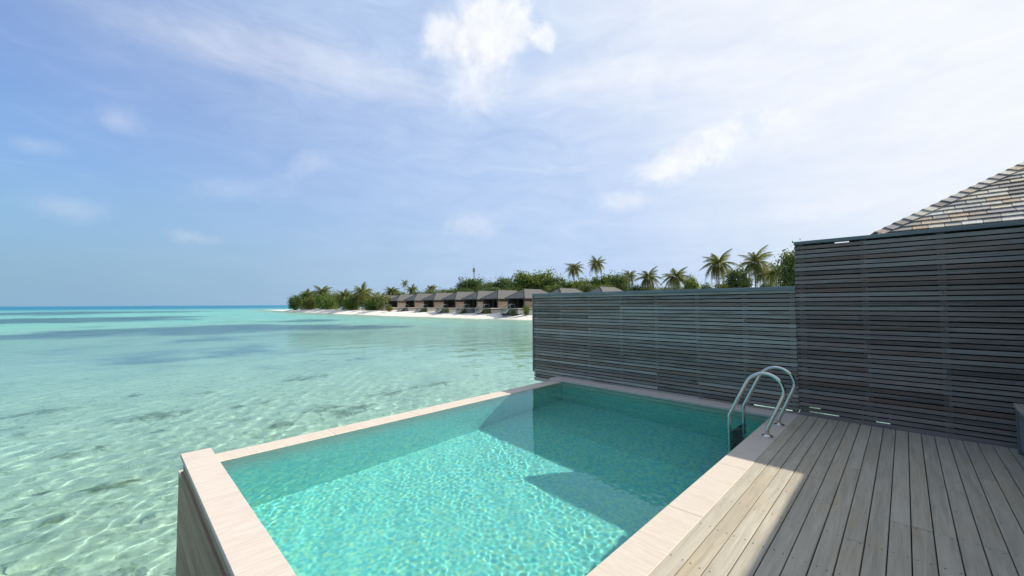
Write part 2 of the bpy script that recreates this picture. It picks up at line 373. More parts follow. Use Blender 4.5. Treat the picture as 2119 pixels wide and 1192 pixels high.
    c = t.mix(t.m('MULTIPLY', gr, t.lin(n1, 0.35, 0.65, 0.62, 0.92)), c, (0.085, 0.115, 0.18))
    co = t.smooth(t.m('ADD', att('coral'), t.m('MULTIPLY', t.m('SUBTRACT', n2, 0.5), 2.6)), 0.38, 1.0)
    c = t.mix(t.m('MULTIPLY', co, 0.88), c, t.mix(t.smooth(n4, 0.4, 0.6), (0.08, 0.10, 0.07), (0.27, 0.27, 0.11)))
    c = t.mix(att('deep_tint'), c, (0.02, 0.27, 0.44))  # blue of deeper water put into the colour of a level bed
    t.set(b, 'Base Color', c); t.set(b, 'Roughness', 0.95); b.inputs['Specular IOR Level'].default_value = 0.0
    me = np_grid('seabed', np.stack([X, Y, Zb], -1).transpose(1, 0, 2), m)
    for n, a in (('grass', grass), ('coral', coral), ('deep_tint', deep_tint)):
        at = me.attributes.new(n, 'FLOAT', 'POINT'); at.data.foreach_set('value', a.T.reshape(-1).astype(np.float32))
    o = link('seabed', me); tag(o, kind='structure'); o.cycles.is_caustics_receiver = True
seabed()

# ------------------------------------------------------------------ island with its beach
SHX = [-330, -271, -235, -201, -165, -132, -98, -77, -61, -49, -30, 0, 60, 200]
SHY = [70, 66.2, 60.5, 56.8, 53.4, 51.6, 51.2, 52.2, 53.2, 54.1, 54.6, 55, 55, 55]
def shore(x): return float(np.interp(x, SHX, SHY))
def ground_z(x, y):
    o = y - shore(x); return float(np.interp(o, [-14, -5, -1.5, 0, 1.5, 4.0, 8, 14, 40], [-3.3, -2.1, -1.72, -1.55, -1.22, -0.62, -0.32, -0.22, -0.15]))
def island():
    xs = np.concatenate([np.arange(-292, -40, 1.6), np.arange(-40, 190, 6)])
    off = [-14, -9, -5, -3, -1.5, -.7, 0, .7, 1.5, 2.6, 4, 6, 8, 11, 14, 25, 40, 80, 125, 140]
    rng = np.random.default_rng(3); P = np.zeros((len(xs), len(off), 3))
    for i, x in enumerate(xs):
        th = float(np.interp(x, [-292, -271, -235, -200, -150], [0.02, .06, .16, .35, 1.0])); wob = 0.5 * math.sin(x * .21) + .35 * math.sin(x * .53 + 1)
        for j, o in enumerate(off):
            oo = o * (th if o > 8 else 1) if o > 8 else o
            if o > 8: oo = 8 * min(1, th * 3) + (o - 8) * th
            elif o > 0: oo = o * min(1, th * 3)
            z = float(np.interp(o, [-14, -5, -1.5, 0, 1.5, 4.0, 8, 14, 40, 125, 140], [-3.3, -2.1, -1.72, -1.55, -1.22, -0.62, -0.32, -0.22, -0.15, -.3, -3.3]))
            if z > SEA_Z: z = SEA_Z + (z - SEA_Z) * min(1, th * 2.2) + rng.normal(0, .025)
            P[i, j] = (x, shore(x) + oo + wob * min(1, th * 3), z)
    m, t, b = new_mat('coral_sand')
    pos = t.n('ShaderNodeNewGeometry').outputs['Position']; zz = t.n('ShaderNodeSeparateXYZ', {0: pos}).outputs[2]
    n1 = t.noise(pos, 0.8, 6.0, 0.65).outputs[0]; n2 = t.noise(pos, 5.0, 4.0, 0.6).outputs[0]
    c = t.mix(t.smooth(n1, 0.3, 0.7), (0.70, 0.63, 0.54), (0.80, 0.74, 0.66))
    c = t.mix(t.m('MULTIPLY', t.smooth(n2, 0.62, 0.75), 0.3), c, (0.45, 0.39, 0.31))
    wet = t.m('SUBTRACT', 1.0, t.smooth(zz, SEA_Z + 0.02, SEA_Z + 0.28))
    c = t.mix(t.m('MULTIPLY', wet, 0.7), c, (0.56, 0.53, 0.43))
    inland = t.smooth(zz, -0.34, -0.2)
    c = t.mix(t.m('MULTIPLY', inland, 0.6), c, (0.30, 0.28, 0.16))
    t.set(b, 'Base Color', c); t.set(b, 'Roughness', 0.9); b.inputs['Specular IOR Level'].default_value = 0.1
    t.set(b, 'Normal', t.n('ShaderNodeBump', {'Strength': 0.5, 'Distance': 0.08, 'Height': n1}))
    me = np_grid('island_ground', P.transpose(1, 0, 2), m); o = link('island_ground', me); tag(o, kind='structure'); o.cycles.is_caustics_receiver = True
island()

# ------------------------------------------------------------------ swimming pool
pool = empty('swimming_pool', (-3.0, 3.4, FLOOR_Z)); tag(pool, 'turquoise plunge pool with pale stone coping at the edge of the deck', 'pool')
def pp(mb, name, mat, parent=pool, **kw):
    o = mb.obj(name, mat, parent, **kw); o.location = -parent.location if parent is pool else (0, 0, 0); return o
def tile_mat():
    m, t, b = new_mat('pool_mosaic')
    pos = t.n('ShaderNodeNewGeometry').outputs['Position']; zz = t.n('ShaderNodeSeparateXYZ', {0: pos}).outputs[2]
    vo = t.n('ShaderNodeTexVoronoi', {'Vector': t.vm('ADD', t.vm('SCALE', pos), (0.011, 0.013, 0.017)), 'Scale': 34.0, 'Randomness': 0.15})
    vo.inputs['Vector'].links[0].from_node.inputs[0].links[0].from_node.inputs[3].default_value = 1.0
    cell = t.n('ShaderNodeSeparateColor', {0: vo.outputs['Color']}).outputs[0]
    big = t.noise(pos, 1.1, 4.0, 0.6).outputs[0]
    cell2 = t.n('ShaderNodeSeparateColor', {0: vo.outputs['Color']}).outputs[1]
    green = t.mix(cell, (0.17, 0.58, 0.54), (0.37, 0.745, 0.66)); green = t.mix(t.m('MULTIPLY', t.smooth(cell2, 0.78, 0.9), 0.7), green, (0.52, 0.74, 0.46)); green = t.mix(t.m('MULTIPLY', t.m('SUBTRACT', 1.0, t.smooth(cell2, 0.1, 0.2)), 0.7), green, (0.14, 0.52, 0.66)); green = t.mix(t.m('MULTIPLY', big, 0.25), green, (0.28, 0.62, 0.60))
    beige = t.mix(cell, (0.44, 0.40, 0.31), (0.54, 0.50, 0.40))
    mixf = t.smooth(t.m('ADD', zz, t.m('MULTIPLY', t.m('SUBTRACT', cell, 0.5), 0.08)), WATER_Z - 0.55, WATER_Z + 0.02)  # fade with depth: the water's absorption put into the tile colour
    c = t.mix(mixf, green, beige)
    t.set(b, 'Base Color', c); t.set(b, 'Roughness', 0.45)
    return m
M['tile'] = tile_mat()
for nm, bx in (('floor_tiling', (I1 - .02, -.26, B1 - .04, D0 + .04, FLOOR_Z - .15, FLOOR_Z)),
               ('tiled_wall', (I0 + .012, I1, B1 + .002, D0 - .002, FLOOR_Z - .1, EDGE_Z - 0.028)), ('tiled_wall', (-.34, -.22, B1 + .002, D0 - .002, FLOOR_Z - .1, -0.17)),  # deck-side wall is unseen, set back under the deck to let sun in
               ('tiled_wall', (I0 + .012, -.22, B0 + .06, B1 - .012, FLOOR_Z - .1, -0.17)), ('tiled_wall', (I0 + .012, A1 - .002, B0 + .06, B1 - .012, -0.168, -0.037)), ('tiled_wall', (I0 + .012, -.22, D0 + .012, FY - .012, FLOOR_Z - .1, -0.17)), ('tiled_wall', (I0 + .012, A1 - .002, D0 + .012, FY - .012, -0.168, -0.037))):
    o = pp(MB().box(*bx), nm, M['tile']); o.cycles.is_caustics_receiver = True
def slabs(a0, a1, fixed, axis, z0, z1, mat, step, name='coping_slab'):
    n = max(1, round((a1 - a0) / step)); e = (a1 - a0) / n
    for i in range(n):
        p, q = a0 + i * e + (.002 if i else 0), a0 + (i + 1) * e - (.002 if i < n - 1 else 0)
        mb = MB()
        if axis == 'x': mb.cbox(p, q, fixed[0], fixed[1], z0, z1, .004, 'x')
        else: mb.cbox(fixed[0], fixed[1], p, q, z0, z1, .004, 'y')
        o = pp(mb, name, mat); o.cycles.is_caustics_receiver = False
slabs(C0, A1, (B0, B1), 'x', -0.036, 0.0, M['cope_y'], 1.35)
slabs(C0 + .1, A1, (D0, FY - .003), 'x', -0.036, 0.0, M['cope_y'], 1.35)
slabs(B1 + .002, D0 - .002, (A0, A1), 'y', -0.036, 0.0, M['cope_x'], 1.06)
slabs(B1 + .002, D0 + .2, (I0, I1), 'y', EDGE_Z - 0.027, EDGE_Z, M['cope_x'], 1.1, 'overflow_slab')
# outside of the pool: overflow channel and timber cladding
pp(MB().cbox(-5.32, -5.02, B0 + .012, FY + .02, -0.262, -0.235, .004, 'y'), 'channel_coping', M['cope_x'])
pp(MB().box(-5.02, I0 + .01, B0 + .05, FY, -0.42, -0.36), 'channel_floor', M['cope_x'])
for k in range(11):
    z1 = -0.30 - k * .118 if k else -0.268
    pp(MB().cbox(-5.31, -5.045, B0 + .014, B0 + .04, -0.268 - (k + 1) * .118 + .006, -0.268 - k * .118, .003, 'x'), 'cladding_board', M['clad'])
    pp(MB().cbox(-5.313, -5.288, B0 + .042, FY, -0.268 - (k + 1) * .118 + .006, -0.268 - k * .118, .003, 'y'), 'cladding_board', M['clad'])
pp(MB().cbox(-5.035, A1, B0 + .022, B0 + .055, -0.16, -0.038, .003, 'x'), 'cladding_board', M['clad'])
for k in range(12):
    pp(MB().cbox(-5.042, A1, B0 + .004, B0 + .03, -0.163 - (k + 1) * .118 + .006, -0.163 - k * .118, .003, 'x'), 'cladding_board', M['clad'])
pp(MB().box(-5.28, A1 - .01, B0 + .06, FY - .02, FLOOR_Z - .32, FLOOR_Z - .16), 'base_slab', M['back'])

def pool_water():
    nx, ny = 480, 590
    x = np.linspace(I1 - .003, -0.36, nx); y = np.linspace(B1 - .02, D0 + .02, ny); X, Y = np.meshgrid(x, y)
    Zp = np.zeros_like(X); r = np.random.default_rng(11)
    for lam in np.exp(r.uniform(math.log(.048), math.log(.20), 90)):
        a = r.uniform(0, 6.28) if lam < .11 else math.radians(235) + r.normal(0, .7)
        Zp += 0.000135 * lam * np.sin(6.2832 / lam * (X * math.cos(a) + Y * math.sin(a)) + r.uniform(0, 6.28))
    env = np.full_like(X, 1.0)
    for lam in (.7, .9, 1.3, 1.9, 2.6):
        a = r.uniform(0, 6.28); env += .20 * np.sin(6.2832 / lam * (X * math.cos(a) + Y * math.sin(a)) + r.uniform(0, 6.28))
    Zp *= np.clip(env, .35, 1.7)
    for lam in (.33, .42, .55, .75):
        a = math.radians(235) + r.normal(0, .5); Zp += 0.0007 * lam * np.sin(6.2832 / lam * (X * math.cos(a) + Y * math.sin(a)) + r.uniform(0, 6.28))
    M['pool_water'] = water_mat('pool_water', (0.765, 0.99, 0.965))
    o = link('pool_water', np_grid('pool_water', np.stack([X, Y, Zp + WATER_Z], -1), M['pool_water'])); tag(o, kind='structure')
    o.cycles.is_caustics_caster = True
pool_water()

# ------------------------------------------------------------------ deck
random.seed(5)
deck = empty('wooden_deck', (0, 0, -0.1)); tag(deck, kind='structure')
PITCH = 0.1003; scr = MB(); ncol = 36; JOIST = 0.46
for i in range(ncol):
    x0 = A1 + .002 + i * PITCH; x1 = x0 + PITCH - .0055
    cuts = [-1.6]; y = -1.6 + random.uniform(.8, 2.6)
    while y < 5.4:
        cuts.append(round(y / JOIST) * JOIST); y += random.choice((3.22, 3.68, 4.14, 4.6))
    cuts.append(FY - .004)
    for a, b in zip(cuts[:-1], cuts[1:]):
        dz = random.uniform(-.0012, .0012)
        MB().cbox(x0, x1, a + .0006, b - .0006, -.028 + dz, dz, .0025, 'y').obj('plank', M['deck'], deck).location = (0, 0, .1)
        for j in range(int(math.ceil((a + .03) / JOIST)), int(b / JOIST) + 1):
            for sx in (x0 + .02, x1 - .02):
                yy = min(max(j * JOIST, a + .025), b - .025) + random.uniform(-.008, .008); xx = sx + random.uniform(-.005, .005)
                k = len(scr.v); scr.v += [(xx + .0042 * math.cos(q * 1.0472), yy + .0042 * math.sin(q * 1.0472), .0016) for q in range(6)]; scr.f.append(tuple(range(k, k + 6)))
o = scr.obj('screw_heads', M['screw'], deck, loc=(0, 0, .1)); tag(o, kind='stuff')
MB().box(A1 + .004, A1 + ncol * PITCH, -1.6, FY - .01, -.16, -.034).obj('under_deck_panel', M['back'], deck, loc=(0, 0, .1))  # solid near-black panel standing in for the shade below the plank gaps

# ------------------------------------------------------------------ slatted fences
def fence(name, label, x0, x1, top, gap0, pitch, nslat, mat, battens, cap_h, backs, end_post, zmin, cuts):
    root = empty(name, ((x0 + x1) / 2, FY, 0)); tag(root, label, 'fence'); inv = -root.location
    P = lambda mb, n, m: mb.obj(n, m, root, loc=inv)
    P(MB().cbox(x0, x1, FY - .018, FY + .085, top - cap_h, top, .003, 'x'), 'cap_rail', M['cap'])
    zt = top - cap_h - .002
    zs = [gap0 - pitch * k for k in range(nslat)]
    for k in range(nslat + 1):
        hi = zt if k == 0 else zs[k - 1] - .0065; lo = (zs[k] + .0065) if k < nslat else zmin
        if hi - lo < .008: continue
        xs = [x0 + (.036 if end_post else 0)] + sorted(random.sample(cuts, random.choice((0, 1, 1, 2)))) + [x1]
        for a, b in zip(xs[:-1], xs[1:]):
            dy = random.uniform(-.0018, .0018); dz = random.uniform(-.0015, .0015)
            P(MB().cbox(a + .0008, b - .0008, FY + dy, FY + .02 + dy, lo + dz, hi + dz, .002, 'x'), 'slat', mat)
    for bxx in battens:
        P(MB().box(bxx - .03, bxx + .03, FY + .0235, FY + .06, zmin + .01, zt), 'batten', M['post'])
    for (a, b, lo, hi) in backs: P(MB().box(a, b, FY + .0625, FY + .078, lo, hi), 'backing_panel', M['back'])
    if end_post: P(MB().cbox(x0, x0 + .034, FY - .012, FY + .085, 0.03, top - cap_h - .001, .003, 'z'), 'end_post', M['post'])
    return root
LOWX0, SPLIT, UPX1 = -5.651, -1.012, 3.0
fence('low_slatted_fence', 'lower weathered grey slat fence running behind the pool to the sea', LOWX0, SPLIT - .002, 1.670, 1.5725, .0570, 30, M['slat'],
      (-5.55, -4.9, -4.24, -3.57, -2.92, -2.27, -1.62, -1.06), .05, [(LOWX0 + .02, SPLIT - .001, .06, 1.60), (LOWX0 + .02, -1.55, -.15, .058)], True, -.16, [-4.9, -4.24, -3.57, -2.92, -2.27, -1.62])
fence('tall_slatted_fence', 'taller shaded brown slat fence standing at the end of the wooden deck', SPLIT, UPX1, 2.252, 2.1945, .0563, 39, M['slat_shaded'],
      (-.945, -.33, .30, .95, 1.6, 2.25, 2.9), .042, [(SPLIT + .001, UPX1, .19, 2.165), (SPLIT + .001, -.60, 2.167, 2.2095), (-.46, UPX1, 2.167, 2.2095), (SPLIT + .001, -.92, -.12, .188), (-.918, -.802, .142, .188), (-.80, -.622, .086, .188), (-.62, -.402, -.12, .188), (-.40, -.282, -.12, .188), (-.28, -.162, .086, .188), (-.16, UPX1, -.12, .188)], False, -.05, [-.33, .30, .95, 1.6])

# ------------------------------------------------------------------ pool ladder
def ladder():
    root = empty('pool_ladder', (-1.10, 5.33, 0)); tag(root, 'stainless steel pool ladder with two arched handrails on the coping', 'ladder'); inv = -root.location
    prof = [(-1.104, .0), (-1.105, .05), (-1.098, .085), (-1.02, .275), (-.955, .435), (-.940, .485), (-.942, .535), (-.972, .606), (-1.030, .655), (-1.10, .675), (-1.165, .668),
            (-1.225, .635), (-1.279, .578), (-1.37, .39), (-1.462, .19), (-1.476, .15), (-1.479, .10), (-1.482, -.25), (-1.484, -.62), (-1.484, -.95)]
    def smooth(p, n=5):
        out = []
        for i in range(len(p) - 1):
            p0, p1, p2, p3 = [Vector(p[min(max(j, 0), len(p) - 1)]) for j in (i - 1, i, i + 1, i + 2)]
            for k in range(n):
                s = k / n; out.append(0.5 * ((2 * p1) + (p2 - p0) * s + (2 * p0 - 5 * p1 + 4 * p2 - p3) * s * s + (3 * p1 - p0 - 3 * p2 + p3) * s ** 3))
        return out + [Vector(p[-1])]
    pts = smooth(prof)
    for y in (5.04, 5.611):
        r = MB().tube([(p.x, y, p.y) for p in pts], .0205, 16).obj('handrail', M['steel'], root, True, loc=inv); r.cycles.is_caustics_receiver = True
        c = [(0, .0), (.056, .0), (.056, .006), (.050, .011), (.030, .013), (.024, .022), (.0212, .023)]
        mb = MB(); n = 28
        for (rr, z) in c[1:]: mb.v += [(-1.104 + rr * math.cos(2 * math.pi * j / n), y + rr * math.sin(2 * math.pi * j / n), z + .001) for j in range(n)]
        for i in range(len(c) - 2): mb.f += [(i * n + j, i * n + (j + 1) % n, (i + 1) * n + (j + 1) % n, (i + 1) * n + j) for j in range(n)]
        mb.obj('flange', M['steel'], root, True, loc=inv)
    for z in (-.175, -.42, -.67):
        t = MB().cbox(-1.515, -1.445, 5.066, 5.585, z - .012, z + .012, .006, 'y').obj('tread', M['tread'], root, loc=inv); t.cycles.is_caustics_receiver = True
        mb = MB()
        for i in range(5): mb.box(-1.508 + i * .0135, -1.503 + i * .0135, 5.08, 5.57, z + .0122, z + .0155)
        g = mb.obj('grip_ribs', M['back'], t)
        for y in (5.04, 5.611):
            for dz in (.045, -.045):
                MB().tube([(-1.52, y, z + dz), (-1.44, y, z + dz)], .007, 8).obj('bolt', M['tread'], root, loc=inv)
            s = 1 if y < 5.3 else -1
            MB().box(-1.50, -1.46, y + s * .0205, y + s * .027, z - .055, z + .055).obj('bracket', M['tread'], root, loc=inv)
ladder()

# ------------------------------------------------------------------ storage bench by the tall fence
def bench():
    root = empty('storage_bench', (1.02, 5.6, 0)); tag(root, 'low grey timber storage bench standing in the deck corner against the tall fence', 'bench'); inv = -root.location
    x0, x1, y0, y1, h = .724, 1.34, 4.95, 6.13, .475
    for x in (x0, x1 - .05):
        for y in (y0, y1 - .05): MB().cbox(x, x + .05, y, y + .05, 0.002, h - .041, .003, 'z').obj('leg', M['post'], root, loc=inv)
    for i in range(6):
        w = (x1 - x0 + .02) / 6; MB().cbox(x0 - .01 + i * w, x0 - .01 + (i + 1) * w - .004, y0 - .01, y1 + .01, h - .04, h, .003, 'y').obj('top_board', M['deck'], root, loc=inv)
    for k in range(4):
        z = .06 + k * .094
        MB().cbox(x0 + .012, x0 + .032, y0 + .052, y1 - .052, z, z + .09, .002, 'y').obj('side_board', M['post'], root, loc=inv)
        MB().cbox(x0 + .052, x1 - .052, y0 + .012, y0 + .032, z, z + .09, .002, 'x').obj('side_board', M['slat'], root, loc=inv)
bench()

# ------------------------------------------------------------------ neighbour's villa: hipped roof of timber shingles
def shingle_mat():
    m, t, b = new_mat('timber_shingle')
    pos = t.n('ShaderNodeNewGeometry').outputs['Position']; rnd = t.n('ShaderNodeObjectInfo').outputs['Random']
    g = t.noise(t.vm('MULTIPLY', pos, (60, 9, 9)), 1.0, 4.0, 0.6).outputs[0]
    c = t.ramp(rnd, [(0.0, (0.13, 0.11, 0.095)), (0.16, (0.27, 0.25, 0.22)), (0.38, (0.40, 0.385, 0.33)), (0.6, (0.50, 0.45, 0.35)), (0.78, (0.40, 0.28, 0.16)), (0.88, (0.24, 0.22, 0.22)), (1.0, (0.55, 0.52, 0.47))])
    k = t.lin(g, 0.3, 0.7, 0.75, 1.18)
    t.set(b, 'Base Color', t.mix(1.0, c, t.n('ShaderNodeCombineXYZ', {0: k, 1: k, 2: k}).outputs[0], 'MULTIPLY')); t.set(b, 'Roughness', 0.75)
    t.set(b, 'Normal', t.n('ShaderNodeBump', {'Strength': 0.4, 'Distance': 0.004, 'Height': g}))
    return m
M['shingle'] = shingle_mat()
M['villa_wall'] = wood('villa_wall_timber', 'x', (0.11, 0.08, 0.055), (0.23, 0.17, 0.12), (0.16, 0.10, 0.06), 0.75, 0.4, 0.4)
M['villa_side'] = wood('villa_side_timber', 'y', (0.105, 0.075, 0.054), (0.175, 0.130, 0.096), (0.135, 0.092, 0.064), 0.75, 0.3, 0.4)
M['roof_grey'] = plain('grey_shingle_roof', (0.088, 0.087, 0.084), 0.85, 0.0, 0.3, 3.0, 0.4)
M['glass_dark'] = plain('dark_window', (0.02, 0.022, 0.025), 0.08)
def neighbour():
    ex, ey, ez, s = -0.262, 8.2, 2.505, 0.65
    root = empty('neighbour_villa', (3.0, 12.0, SEA_Z)); tag(root, 'neighbouring villa with a hipped roof of mixed grey and tan shingles behind the tall fence', 'villa'); inv = -root.location
    P = lambda mb, n, m: mb.obj(n, m, root, loc=inv)
    L, Wd = 8.0, 7.0; hw = Wd / 2; rz = ez + hw * s
    v = [(ex, ey, ez), (ex + L, ey, ez), (ex + L, ey + Wd, ez), (ex, ey + Wd, ez), (ex + hw, ey + hw, rz), (ex + L - hw, ey + hw, rz)]
    v = [(x, y, z - .03) for x, y, z in v]
    roof = link('roof', mesh('roof', v, [(0, 1, 5, 4), (1, 2, 5), (2, 3, 4, 5), (3, 0, 4), (3, 2, 1, 0)], M['roof_grey']), root, inv)
    P(MB().box(ex + .5, ex + L - .5, ey + .5, ey + Wd - .5, -.2, ez - .05), 'wall', M['villa_wall'])
    for px in (ex + .8, ex + 4, ex + L - .8):
        for py in (ey + .8, ey + Wd - .8): P(MB().tube([(px, py, -3.2), (px, py, -.25)], .14, 10), 'pile', M['post'])
    P(MB().box(ex + .3, ex + L - .3, ey + .3, ey + Wd - .3, -.3, -.21), 'floor_slab', M['post'])
    sl = math.atan(s); cs, sn = math.cos(sl), math.sin(sl); e = .142
    U_ = Vector((0, cs, sn)); N_ = Vector((0, -sn, cs)); rnd = random.Random(4)
    # tapered shingles, thick butt edge downhill
    ws = [.16, .19, .22, .25, .29]; shm = []
    for w in ws:
        Ls = e * 1.9
        vv = []
        for (a, h0, h1) in ((0, 0.0, .017), (Ls, 0.0, .004)):
            for x in (0, w - .006):
                for h in (h0, h1): p = Vector((x, 0, 0)) + U_ * a + N_ * h; vv.append(tuple(p))
        shm.append(mesh('shingle', vv, [(0, 2, 3, 1), (4, 5, 7, 6), (1, 3, 7, 5), (0, 4, 6, 2), (0, 1, 5, 4), (2, 6, 7, 3)], M['shingle']))
    Ls = e * 1.9; vv = []; sh = Ls * cs           # first shingle of a course, cut along the hip
    for (a, l, h0, h1) in ((0, 0.0, 0.0, .017), (Ls, sh, 0.0, .004)):
        for x in (l, .355):
            for h in (h0, h1): vv.append(tuple(Vector((x, 0, 0)) + U_ * a + N_ * h))
    cut = mesh('shingle', vv, [(0, 2, 3, 1), (4, 5, 7, 6), (1, 3, 7, 5), (0, 4, 6, 2), (0, 1, 5, 4), (2, 6, 7, 3)], M['shingle'])
    count = 0
    for c in range(17):
        base = Vector((ex, ey, ez)) + U_ * (c * e - .02) + N_ * (.006 + .0)
        tt = (base.y - ey); x = ex + max(tt, 0) + .02; xmax = 3.25; o = link('shingle', cut, roof); o.location = (x, base.y, base.z); o.rotation_euler = (-.085, 0, 0); x += .361 + rnd.uniform(0, .003)
        while x < xmax and count < 300:
            k = rnd.randrange(5); p = Vector((x, base.y, base.z)) + N_ * rnd.uniform(0, .004) - U_ * rnd.uniform(0, .008)
            if x > ex + tt - .06:
                o = link('shingle', shm[k], roof); o.location = p
                o.rotation_euler = (-.085 + rnd.uniform(-.012, .012), 0, 0); count += 1
            x += ws[k]
    # hip caps: folded pairs stepping up the hip
    H = Vector((1, 1, s)).normalized(); n = 30; stp = .165
    n2 = Vector((-sn, 0, cs)); sideA = (N_.cross(H)).normalized(); sideB = (H.cross(n2)).normalized()
    if sideA.x < 0: sideA = -sideA
    if sideB.x > 0: sideB = -sideB
    vv = []
    for (a, h) in ((-.01, .040), (stp * 1.3, .018)):
        for (sd, nn) in ((sideB, n2), (None, None), (sideA, N_)):
            q = H * a
            if sd is None: q += Vector((0, 0, h * 1.25)); vv += [q, q - Vector((0, 0, .016))]
            else: q += sd * .125 + nn * h; vv += [q, q - nn * .014]
    cap = mesh('hip_cap', vv, [(0, 6, 8, 2), (2, 8, 10, 4), (1, 3, 9, 7), (3, 5, 11, 9), (0, 2, 3, 1), (2, 4, 5, 3), (6, 7, 9, 8), (8, 9, 11, 10), (0, 1, 7, 6), (4, 10, 11, 5)], M['shingle'])
    for i in range(28): o = link('hip_cap', cap, roof); o.location = Vector((ex, ey, ez)) + H * (i * stp - .03)
neighbour()

# ------------------------------------------------------------------ the villa this deck belongs to (right of the picture, its eave shades the deck)
def own_villa():
    root = empty('villa', (3.2, 2.0, -.1)); tag(root, 'villa with wide eaves beside the wooden deck', 'villa'); inv = -root.location
    P = lambda mb, n, m: mb.obj(n, m, root, loc=inv)
    X0, ZE = 1.04, 2.35
    sl = .6
    P(MB().prism([(X0, ZE), (X0 + .03, ZE - .16), (X0 + 4.5, ZE - .16), (X0 + 4.5, ZE + sl * 4.5)], -5.0, 6.66, 'y'), 'roof', M['roof_grey'])
    P(MB().box(2.55, 5.5, -5.0, 1.0, -.05, ZE - .165), 'wall', M['villa_side'])
    P(MB().box(2.55, 5.5, 4.6, 6.2, -.05, ZE - .165), 'wall', M['villa_side'])
    P(MB().box(2.62, 2.66, 1.0, 4.6, 0.0, ZE - .17), 'glass_door', M['glass_dark'])
    for y in (1.0, 2.15, 3.35, 4.54): P(MB().box(2.57, 2.68, y + .003, y + .06, 0.0, ZE - .17), 'door_frame', M['post'])
own_villa()

# ------------------------------------------------------------------ beach villas
def beach_villa():
    root = empty('beach_villa')
    hw, hl, ze, zr = 2.95, 5.75, 2.1, 4.05; q = hl - hw
    v = [(-hw, -hl, ze), (hw, -hl, ze), (hw, hl, ze), (-hw, hl, ze), (0, -q, zr), (0, q, zr)]
    b = [(x, y, ze - .16) for x, y, z in v[:4]]
    roof = link('roof', mesh('roof', v + b, [(0, 1, 4), (1, 2, 5, 4), (2, 3, 5), (3, 0, 4, 5), (0, 6, 7, 1), (1, 7, 8, 2), (2, 8, 9, 3), (3, 9, 6, 0), (6, 9, 8, 7)], M['roof_grey']), root)
    hips = MB()
    for a, c in ((0, 4), (1, 4), (2, 5), (3, 5), (4, 5)): hips.tube([v[a], v[c]], .07, 6)
    hips.obj('ridge_cap', M['roof_grey'], roof)
    MB().box(-2.45, 2.45, -2.6, 5.2, 0, ze - .17).obj('wall', M['villa_wall'], root)
    for x in (-2.55, 2.47): MB().box(x, x + .08, -5.3, 5.25, 0, ze - .17).obj('side_wall', M['villa_side'], root)
    MB().box(-1.7, 1.7, -2.66, -2.62, .05, 1.95).obj('glass_door', M['glass_dark'], root)
    for x in (-1.74, -.03, 1.68): MB().box(x, x + .06, -2.70, -2.63, .02, 1.97).obj('door_frame', M['post'], root)
    for x in (-2.4, 2.3): MB().box(x, x + .1, -5.4, -5.31, 0, ze - .17).obj('veranda_post', M['post'], root)
    MB().box(-2.75, 2.75, -7.6, 5.4, -.16, -.01).obj('platform', M['deck'], root)
    MB().box(-2.6, 2.6, -7.4, 5.2, -1.15, -.17).obj('plinth', M['post'], root)
    for k in range(5): MB().box(-.9, .5, -7.62 - (k + 1) * .28, -7.62 - k * .28, -.20 - (k + 1) * .17, -.16 - k * .17).obj('step', M['deck'], root)
    for x in (-.95, .55):
        rl = MB().tube([(x, -6.2, .82), (x, -7.6, .82), (x, -8.9, 0.0)], .04, 6).obj('railing', M['cap'], root)
        for (y, z0, z1) in ((-6.25, -.01, .8), (-7.55, -.01, .8), (-8.8, -1.0, .05)): MB().tube([(x, y, z0), (x, y, z1)], .04, 6).obj('post', M['cap'], rl)
    return root
villa_spots = [(-57.6, 61.6, 'beach villa whose wooden stair has a leafy green shrub beside it'), (-65.6, 61.6, 'second grey roofed beach villa counted from the end of the slat fence'),
               (-72.6, 61.6, 'third grey roofed beach villa counted from the end of the slat fence'), (-80.9, 61.6, 'fourth grey roofed beach villa counted from the end of the slat fence'),
               (-90.3, 61.7, 'fifth grey roofed beach villa counted from the end of the slat fence'), (-100.5, 62.1, 'sixth grey roofed beach villa counted from the end of the slat fence'),
               (-113.5, 64.0, 'seventh grey roofed beach villa, second from the shrubs on the sand spit'), (-127.5, 66.0, 'last beach villa of the row, half hidden by shrubs on the sand spit'),
               (-49.7, 63.8, 'grey villa roof above the fence, beside the end post of the lower fence'), (-40.7, 64.5, 'grey villa roof above the fence, on the side of the dry brown palm')]
VF = 0.62
proto = beach_villa()
for i, (x, y, lab) in enumerate(villa_spots):
    o = proto if i == 0 else copy_tree(proto)
    o.location = (x, y + 2.8, VF); tag(o, lab, 'villa', 'grey roofed villas along the beach')

